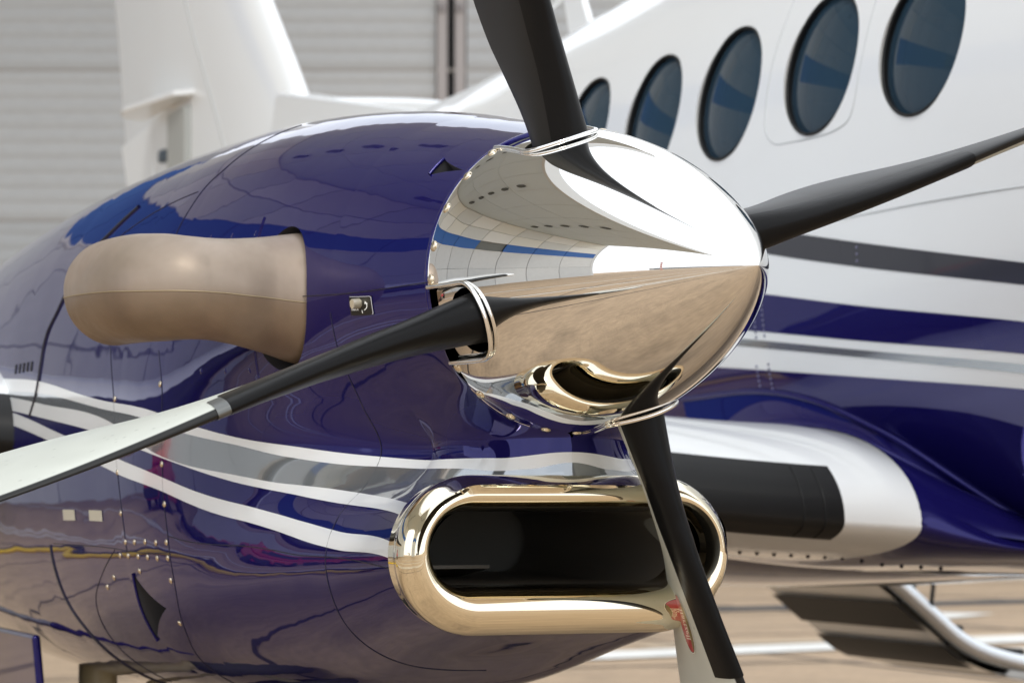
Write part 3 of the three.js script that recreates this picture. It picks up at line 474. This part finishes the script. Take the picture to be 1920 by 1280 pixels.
// ---- tail
function slab(le, te, z0, th) { // le, te: [s, y] lists from root to tip; rounded nose
  const ys = le.map((p) => p[1]), f = (u, q, o) => { const y = ys[0] + (ys[ys.length - 1] - ys[0]) * u, a = herm(ys, le.map((p) => p[0]), y), b = herm(te.map((p) => p[1]), te.map((p) => p[0]), y), an = q * 2 * Math.PI, X = .5 * (1 + Math.cos(an)); const t = th * (1 - .35 * u);
    const h = 5 * t * (.2969 * Math.sqrt(X + 1e-7) - .126 * X - .3516 * X ** 2 + .2843 * X ** 3 - .1036 * X ** 4); return o.set(-(a + X * (b - a)), y, z0 + (an < Math.PI ? h : -h)); };
  return f;
}
{
  const FLE = [[9.2, 2.6], [9.77, 3.32], [10.44, 3.94], [11.9, 5.4]], FTE = [[12.85, 2.6], [13.3, 3.02], [13.98, 4.51], [14.4, 5.4]], f = slab(FLE, FTE, 0, .34);
  const fin = part('vertical_fin', grid(range(0, 1, 40), range(.0, 1, 80), f, true), mat.white, plane, 'white vertical tail fin');
  const hinge = (u) => { const p = V(), q = .325 - .03 * u; f(u, q, p); p.z += .003; return p; };
  part('rudder_hinge', tube(range(.05, 1, 30).map(hinge), .006, 50, 6), M({ color: lin(.42, .43, .42), roughness: .6 }), fin);
  const strake = (() => { const s = new THREE.Shape(); s.moveTo(-11.4, 0); s.lineTo(-11.55, .1); s.lineTo(-12.3, .2); s.quadraticCurveTo(-12.62, .2, -12.66, .02); s.lineTo(-12.66, 0); s.closePath(); return new THREE.ExtrudeGeometry(s, { depth: .018, bevelEnabled: true, bevelSize: .01, bevelThickness: .008, bevelSegments: 3 }).rotateX(Math.PI / 2).translate(0, 3.58, .13); })();
  part('strake', strake, mat.white, fin, 'small shelf-like strake on the fin');
  part('actuator_fairing', new RoundedBoxGeometry(.42, .5, .1, 3, .03).translate(-11.72, 3.26, .13), M({ color: lin(.36, .37, .35), roughness: .5 }), fin, 'grey fairing below the strake');
  part('trim_tab', (() => { const s = new THREE.Shape(); s.moveTo(-12.68, 3.55); s.lineTo(-13.45, 3.5); s.lineTo(-13.0, 2.7); s.lineTo(-12.6, 2.7); s.closePath(); return new THREE.ExtrudeGeometry(s, { depth: .02, bevelEnabled: true, bevelSize: .01, bevelThickness: .006 }).translate(0.02, -.02, .055); })(), mat.white, fin);
  for (const [x, y, w, h] of [[-12.08, 3.27, .11, .08], [-11.98, 3.0, .08, .14], [-11.2, 2.93, .3, .07]]) part('vent', new RoundedBoxGeometry(w, h, .05, 2, .02).translate(x, y, .155), M({ color: lin(.06, .08, .1), roughness: .6 }), fin);
  const df = slab([[7.1, 2.9], [7.45, 2.99], [9.75, 3.33]], [[10.6, 2.9], [10.6, 2.99], [10.6, 3.33]], 0, .3);
  part('dorsal_fin', grid(range(0, 1, 20), range(0, 1, 60), df, true), mat.white, plane, 'low white dorsal fin ahead of the tail');
  part('dorsal_cap', (() => { const s = new THREE.Shape(); s.moveTo(-7.2, 2.9); s.lineTo(-9.85, 3.34); s.lineTo(-10.1, 2.9); s.closePath(); return new THREE.ExtrudeGeometry(s, { depth: .2, bevelEnabled: true, bevelSize: .02, bevelThickness: .03, bevelSegments: 4 }).translate(0, 0, -.1); })(), mat.white, plane);
  const an = part('blade_antenna', (() => { const s = new THREE.Shape(); s.moveTo(-5.86, 2.93); s.lineTo(-6.1, 3.3); s.lineTo(-6.24, 3.3); s.lineTo(-6.1, 2.93); s.closePath(); return new THREE.ExtrudeGeometry(s, { depth: .014, bevelEnabled: true, bevelSize: .012, bevelThickness: .008, bevelSegments: 3 }).translate(0, 0, -.007); })(), mat.white, plane, 'white blade antenna on the roof');
  part('antenna_arm', new THREE.CapsuleGeometry(.012, .16, 4, 10).rotateZ(Math.PI / 2 + .2).translate(-6.3, 3.27, 0), mat.white, an);
  part('beacon_cap', new THREE.SphereGeometry(.05, 20, 10, 0, 6.3, 0, 1.57).translate(-4.6, 2.965, 0), mat.white, plane);
}

// ---- air-stair door let down on the far side
{
  const d = new THREE.Group(); d.name = 'airstair_door'; d.userData.label = 'open air-stair door with black treads and a bright rail'; plane.add(d);
  const K = [[-.5, 1.1], [-.85, 1.03], [-1.0, .94], [-1.18, .8], [-1.36, .66], [-1.55, .59], [-1.9, .555], [-2.5, .54]], kz = K.map((q) => -q[0]), ky = K.map((q) => q[1]), y = (z) => herm(kz, ky, -z);
  const X0 = -6.5, X1 = -5.45, pan = M({ color: lin(.5, .45, .38), metalness: .3, roughness: .3 });
  part('door_panel', grid(range(-.55, -2.5, 40), range(X0, X1, 10), (z, x, o) => o.set(x, y(z), z), true), pan, d);
  part('door_skin', grid(range(-.55, -2.5, 40), range(X0, X1, 10), (z, x, o) => o.set(x, y(z) - .05, z), false), mat.white, d);
  for (const [z0, z1, m] of [[-1.06, -1.20, mat.belly], [-1.27, -1.42, mat.belly], [-1.58, -1.66, mat.belly]]) part('livery_stripe', grid(range(z0, z1, 12), range(X0, X1, 10), (z, x, o) => o.set(x, y(z) - .060, z + .008), false), m, d);
  for (const z of [-1.13, -1.34, -1.62]) part('step', new RoundedBoxGeometry(X1 - X0 - .1, .02, .13, 2, .006).rotateX(.75).translate((X0 + X1) / 2, y(z) + .02, z), mat.tread, d);
  for (const x of [X1, X0]) part('side_rail', tube(range(-.55, -2.5, 20).map((z) => V(x, y(z) + .015, z)), .035, 60, 10), x === X1 ? mat.alloy : pan, d);
  for (const [x, z, t] of [[X1 + .3, -1.62, -1.5], [X1 + .02, -1.2, -1.12]]) part('support_cable', tube([V(x, y(z), z), V(x, y(z) + .24, (z + t) / 2 - .05), V(x, 1.1, t)], .009, 30, 8), mat.tread, d);
}
// ---- main landing gear below the nacelle
{
  const g = new THREE.Group(); g.name = 'main_gear'; plane.add(g); const leg = M({ color: lin(.34, .29, .17), roughness: .4 });
  part('strut', mergeGeometries([new THREE.CylinderGeometry(.045, .05, .75, 24).translate(-2.55, .72, ZS + .18), new THREE.CylinderGeometry(.03, .03, .5, 20).rotateX(Math.PI / 2).translate(-2.55, .27, ZS)]), leg, g);
  for (const z of [-.16, .16]) { const w = part('wheel', new THREE.TorusGeometry(.17, .085, 20, 48).translate(-2.55, .262, ZS + z), mat.tyre, g); part('rim', new THREE.CylinderGeometry(.12, .12, .1, 30).rotateX(Math.PI / 2).translate(-2.55, .262, ZS + z), mat.alloy, w); }
  for (const z of [-.36, .37]) part('gear_door', new RoundedBoxGeometry(.95, .42, .02, 3, .009).rotateX(z > 0 ? .1 : -.1).translate(-2.75, .72, ZS + z), mat.blue, g);
  part('drag_brace', new THREE.CylinderGeometry(.018, .018, .8, 12).rotateZ(-.7).translate(-2.85, .62, ZS), leg, g);
}

// ------------------------------------------------------------------ apron
const slabTex = dataTex(512, (u, v) => {
  const a = .6 * loopNoise(u, v, 4, 2), b = .6 * loopNoise(u, v, 16, 5), c = loopNoise(u, v, 70, 8), st = Math.max(0, loopNoise(u, v, 9, 30) - .25);
  const k = 1 + .07 * a + .06 * b + .08 * c - .22 * st; return [.66 * k, .57 * k, .465 * k];
});
const speck = dataTex(512, (u, v) => { const n = .5 + .35 * loopNoise(u, v, 60, 1) + .2 * loopNoise(u, v, 25, 6); return [n, n, n]; }, false);
const rep = (t, k) => { const q = t.clone(); q.repeat.set(k, k); q.needsUpdate = true; return q; };
const flat = (w, d, x, z, y, r = 0) => new THREE.PlaneGeometry(w, d).rotateX(-Math.PI / 2).rotateY(r).translate(x, y, z);
struct('apron', flat(420, 420, 0, 0, 0), M({ map: rep(slabTex, 60), bumpMap: rep(speck, 260), bumpScale: .004, roughness: .75 }), 'tan concrete apron under the airplane');
const tint = (r, g, b, ro = .7) => M({ color: lin(r, g, b), roughness: ro });
{
  const j = []; for (let k = -10; k <= 10; k++) { if (k) j.push(flat(120, .07, 20, k * 4 + 2.2, .004), flat(.07, 100, k * 4 + 1.2, 0, .0065)); }
  struct('slab_joint', mergeGeometries(j), tint(.05, .04, .032), 'dark sealed joints between the apron slabs');
}
const dh = V(-.92977, 0, -.36812), rt = V(.36812, 0, -.92977), onGround = (px, D, y) => V(4.248, y, 4.387).addScaledVector(dh, D).addScaledVector(rt, (px - 960) / 5300 * D);
const stripe = (name, a, b, w, y, m, label) => { const d = b.clone().sub(a), g = flat(d.length(), w, 0, 0, 0).rotateY(-Math.atan2(d.z, d.x)).translate((a.x + b.x) / 2, y, (a.z + b.z) / 2); return struct(name, g, m, label); };
const whitePaint = M({ map: dataTex(256, (u, v) => { const n = .9 + .07 * loopNoise(u, v, 12, 3) - (loopNoise(u, v, 36, 9) > .5 ? .16 : 0); return [n, n, n * .98]; }), roughness: .6 });
stripe('painted_line', onGround(700, 21.0, 0), onGround(2600, 27.6, 0), .85, .012, whitePaint, 'white line across the apron beyond the propeller');
stripe('painted_line', onGround(1200, 23.6, 0), onGround(2600, 27.9, 0), .3, .008, tint(.56, .45, .32), 'faint beige line beside the white apron line');
stripe('drain_channel', onGround(1000, 30, 0), onGround(2600, 37, 0), 1.0, .010, tint(.035, .036, .04), 'dark drain channel across the apron');
stripe('painted_line', onGround(1700, 29.0, 0), onGround(1795, 30.2, 0), .8, .012, whitePaint, 'short white mark seen under the fuselage');
stripe('painted_patch', onGround(250, 19.6, 0), onGround(420, 19.9, 0), 1.2, .012, tint(.34, .27, .11), 'ochre paint patch seen below the nacelle');
for (const [z, w, x0, x1] of [[7.4, .12, -30, 50], [7.8, .12, -30, 50], [10.5, .16, -40, 60], [14.2, .2, -30, 60]]) stripe('painted_line', V(x0, 0, z), V(x1, 0, z + (w > .13 ? -2 : 0)), w, .012 + .004 * (z > 10), whitePaint, `${w > .13 ? (z > 12 ? 'wide white line furthest out on' : 'slanting white line on') : (z > 7.5 ? 'outer thin white line of the pair on' : 'inner thin white line of the pair on')} the apron beside the airplane`);

// ------------------------------------------------------------------ hangars
const wallTex = dataTex(256, (u, v) => { const n = 1 + .015 * loopNoise(u, v, 5, 3) + .015 * loopNoise(u * 1, v, 22, 7); return [.795 * n, .805 * n, .805 * n]; });
const wallMat = [0, 1, 2].map((k) => M({ map: wallTex, color: lin(1 - .04 * k, 1 - .035 * k, 1 - .03 * k), roughness: .5 }));
function wallThing(name, label, origin, dirU, nrm) { const g = thing(name, label, 'hangar'); g.position.copy(origin); g.rotation.y = Math.atan2(nrm.x, nrm.z); return g; } // local x along, y up, z out of the wall
{ // the door behind the tail: ribbed sheet panels
  const o = V(4.248, 0, 4.387).addScaledVector(dh, 47), g = wallThing('hangar', 'pale grey ribbed hangar doors behind the tail', o, rt, dh.clone().negate());
  const rib = (h) => { const s = new THREE.Shape(); s.moveTo(-.12, 0); s.lineTo(0, 0); const n = Math.round(h / .25), p = h / n; for (let k = 0; k < n; k++) { s.lineTo(.0, (k + .08) * p); s.lineTo(.017, (k + .35) * p); s.lineTo(.017, (k + .72) * p); s.lineTo(0, (k + .98) * p); } s.lineTo(0, h); s.lineTo(-.12, h); s.closePath(); return s; };
  const rows = [[0.02, .78], [.8, 3.31], [3.33, 5.84], [5.86, 8.37], [8.39, 10.91], [10.93, 13.4]], cols = [[-10.1, -1.28], [-.76, 8.2], [8.3, 17.3], [17.4, 26.4]];
  let k = 0; for (const [a, b] of rows) { const sh = rib(b - a); for (const [u0, u1] of cols) { part('panel', new THREE.ExtrudeGeometry(sh, { depth: u1 - u0, bevelEnabled: false }).rotateY(-Math.PI / 2).translate(u1, a, 0), wallMat[k++ % 3], g); } }
  part('door_gap', new THREE.BoxGeometry(.5, 13.4, .06).translate(-1.02, 6.7, -.1), mat.black, g);
  for (const u of [-1.17, -.87]) part('door_post', new THREE.BoxGeometry(.17, 13.4, .12).translate(u, 6.7, .03), tint(.5, .47, .46), g);
  for (const y of [2.6, 6.0, 9.4]) for (const u of [-1.17, -.87]) part('hinge', new RoundedBoxGeometry(.1, .16, .06, 2, .02).translate(u, y, .11), tint(.3, .28, .28), g);
  part('backing', new THREE.BoxGeometry(37, 13.6, .1).translate(8.2, 6.8, -.2), tint(.1, .1, .1), g);
  part('seam_rail', mergeGeometries(rows.slice(1).map(([a]) => new THREE.BoxGeometry(36.4, .05, .06).translate(8.2, a - .02, -.02))), tint(.42, .40, .37), g);
}
{ // the long hangar to starboard, mirrored in the polished metal and in the paint
  const P = V(-43, 0, -4), Q = V(-17, 0, 44), d = Q.clone().sub(P), L = d.length(); d.normalize(); const n = V(0, 1, 0).cross(d).normalize(); if (n.dot(V(4, 0, 4).sub(P)) < 0) n.negate();
  const g = wallThing('hangar', 'long hangar with a blue stripe and deep canopy beside the apron', P, d, n), back = Math.sign(d.dot(V(1, 0, 0).applyAxisAngle(V(0, 1, 0), g.rotation.y)));
  const H = 20.5, bx = (u0, u1, y0, y1, z0, z1) => new THREE.BoxGeometry(u1 - u0, y1 - y0, z1 - z0).translate(back * (u0 + u1) / 2, (y0 + y1) / 2, (z0 + z1) / 2);
  const N = 12, w = L / N, blueM = tint(.012, .1, .36, .4), cream = [tint(.68, .68, .62), tint(.6, .62, .6), tint(.72, .73, .7)];
  for (let k = 0; k < N; k++) {
    part('panel', bx(k * w + .04, (k + 1) * w - .04, 0, 5.3, -.2, .012 * (k % 3)), wallMat[k % 3], g); part('panel', bx(k * w + .04, (k + 1) * w - .04, 5.36, 10.7, -.2, .012 * ((k + 1) % 3)), wallMat[(k + 1) % 3], g);
    if (k === 8) part('doorway', bx(k * w + .04, (k + 1) * w - .04, 10.9, 13.9, -.4, -.3), tint(.16, .17, .16), g); else part('stripe_panel', bx(k * w + .04, (k + 1) * w - .04, 10.9, 13.6, -.2, .04), blueM, g);
    for (const [y0, y1] of [[13.75, 16.9], [17, H - .1]]) part('light_panel', bx(k * w + .04, (k + 1) * w - .04, y0, y1, -.2, .02), cream[(k + (y0 > 15)) % 3], g);
  }
  part('backing', bx(0, L, 0, H, -.5, -.45), tint(.05, .05, .05), g);
  part('stripe_trim', mergeGeometries([bx(0, L, 10.72, 10.88, -.2, .1), bx(0, L, 13.62, 13.74, -.2, .1)]), tint(.7, .7, .68), g);
  part('gable', bx(L, L + .4, 0, H, -20, 0), wallMat[0], g);
  const soff = tint(.58, .66, .70, .5), cn = 10; for (let k = 0; k < N; k++) for (let m = 0; m < 3; m++) part('soffit_panel', bx(k * w + .03, (k + 1) * w - .03, H, H + .1, .1 + m * 5.8, 5.84 + m * 5.8), soff, g);
  part('canopy_roof', bx(-.2, L + .2, H + .12, H + 1.1, -1, 17.5), tint(.6, .62, .62), g); part('fascia', bx(-.3, L + .3, H - .25, H + 1.3, 17.5, 17.8), tint(.6, .62, .62), g);
  for (let k = 0; k < 3; k++) for (let m = 0; m < 5; m++) part('ceiling_lamp', new THREE.CylinderGeometry(.42, .5, .3, 24).translate(back * (12 + k * 14), H - .16, 3 + m * 2.7), tint(.1, .11, .11), g);
}
{ // low buildings and a mast far off along the apron, seen only as reflections
  const t = thing('terminal', 'low pale terminal far beyond the open apron', 'building');
  part('wall', new THREE.BoxGeometry(60, 5, 14).translate(-4, 2.5, 150), wallMat[1], t); part('roof', new THREE.BoxGeometry(64, .8, 17).translate(-4, 5.4, 150), tint(.4, .41, .42), t); part('window_band', new THREE.BoxGeometry(56, 1.4, .2).translate(-4, 2.6, 142.9), tint(.03, .05, .07, .1), t);
  const m = thing('lattice_mast', 'red and white banded mast on the far apron', 'mast'); for (let k = 0; k < 7; k++) part('mast_section', new THREE.CylinderGeometry(.35, .4, 2.6, 12).translate(-22, 1.3 + k * 2.6, 110), k % 2 ? whitePaint : tint(.45, .05, .04), m); part('lamp_head', new THREE.BoxGeometry(6, .3, .8).translate(-22, 18.3, 110), tint(.2, .2, .2), m);
}

{ // red tow tractor standing on the apron, mirrored in the dark paint
  const t = thing('tow_tractor', 'red airport tow tractor parked by the long hangar', 'tractor'), red = M({ color: lin(.5, .012, .03), roughness: .3, clearcoat: 1 }); t.position.set(-18.5, 0, 13.2); t.rotation.y = .9;
  part('chassis', new RoundedBoxGeometry(4.2, .75, 1.9, 4, .12).translate(0, .72, 0), red, t); part('cab', new RoundedBoxGeometry(1.6, 1.05, 1.75, 4, .16).translate(-.6, 1.6, 0), red, t);
  part('windscreen', new RoundedBoxGeometry(1.64, .55, 1.5, 3, .08).translate(-.6, 1.72, 0), mat.charcoal, t); part('bumper', new RoundedBoxGeometry(.2, .3, 1.9, 3, .05).translate(2.12, .55, 0), mat.tread, t);
  for (const [x, z] of [[-1.3, .85], [-1.3, -.85], [1.3, .85], [1.3, -.85]]) part('wheel', new THREE.CylinderGeometry(.42, .42, .3, 30).rotateX(Math.PI / 2).translate(x, .42, z), mat.tyre, t);
}

// hoses lying on the apron
for (const [col, dx, label] of [[lin(.75, .5, .01), 0, 'yellow hose lying in curves on the apron'], [lin(.012, .012, .013), .35, 'black hose lying beside the yellow one']]) {
  const m = new THREE.Mesh(tube(range(0, 1, 14).map((t) => V(-19 + 13 * t, .07, 4.6 + dx + .5 * Math.sin(t * 17 + dx) + 2.2 * t)), .07, 160, 10), M({ color: col, roughness: .5 })); m.name = 'hose'; m.castShadow = m.receiveShadow = true; tag(m, label, 'hose');
}

renderer.render(scene, camera);
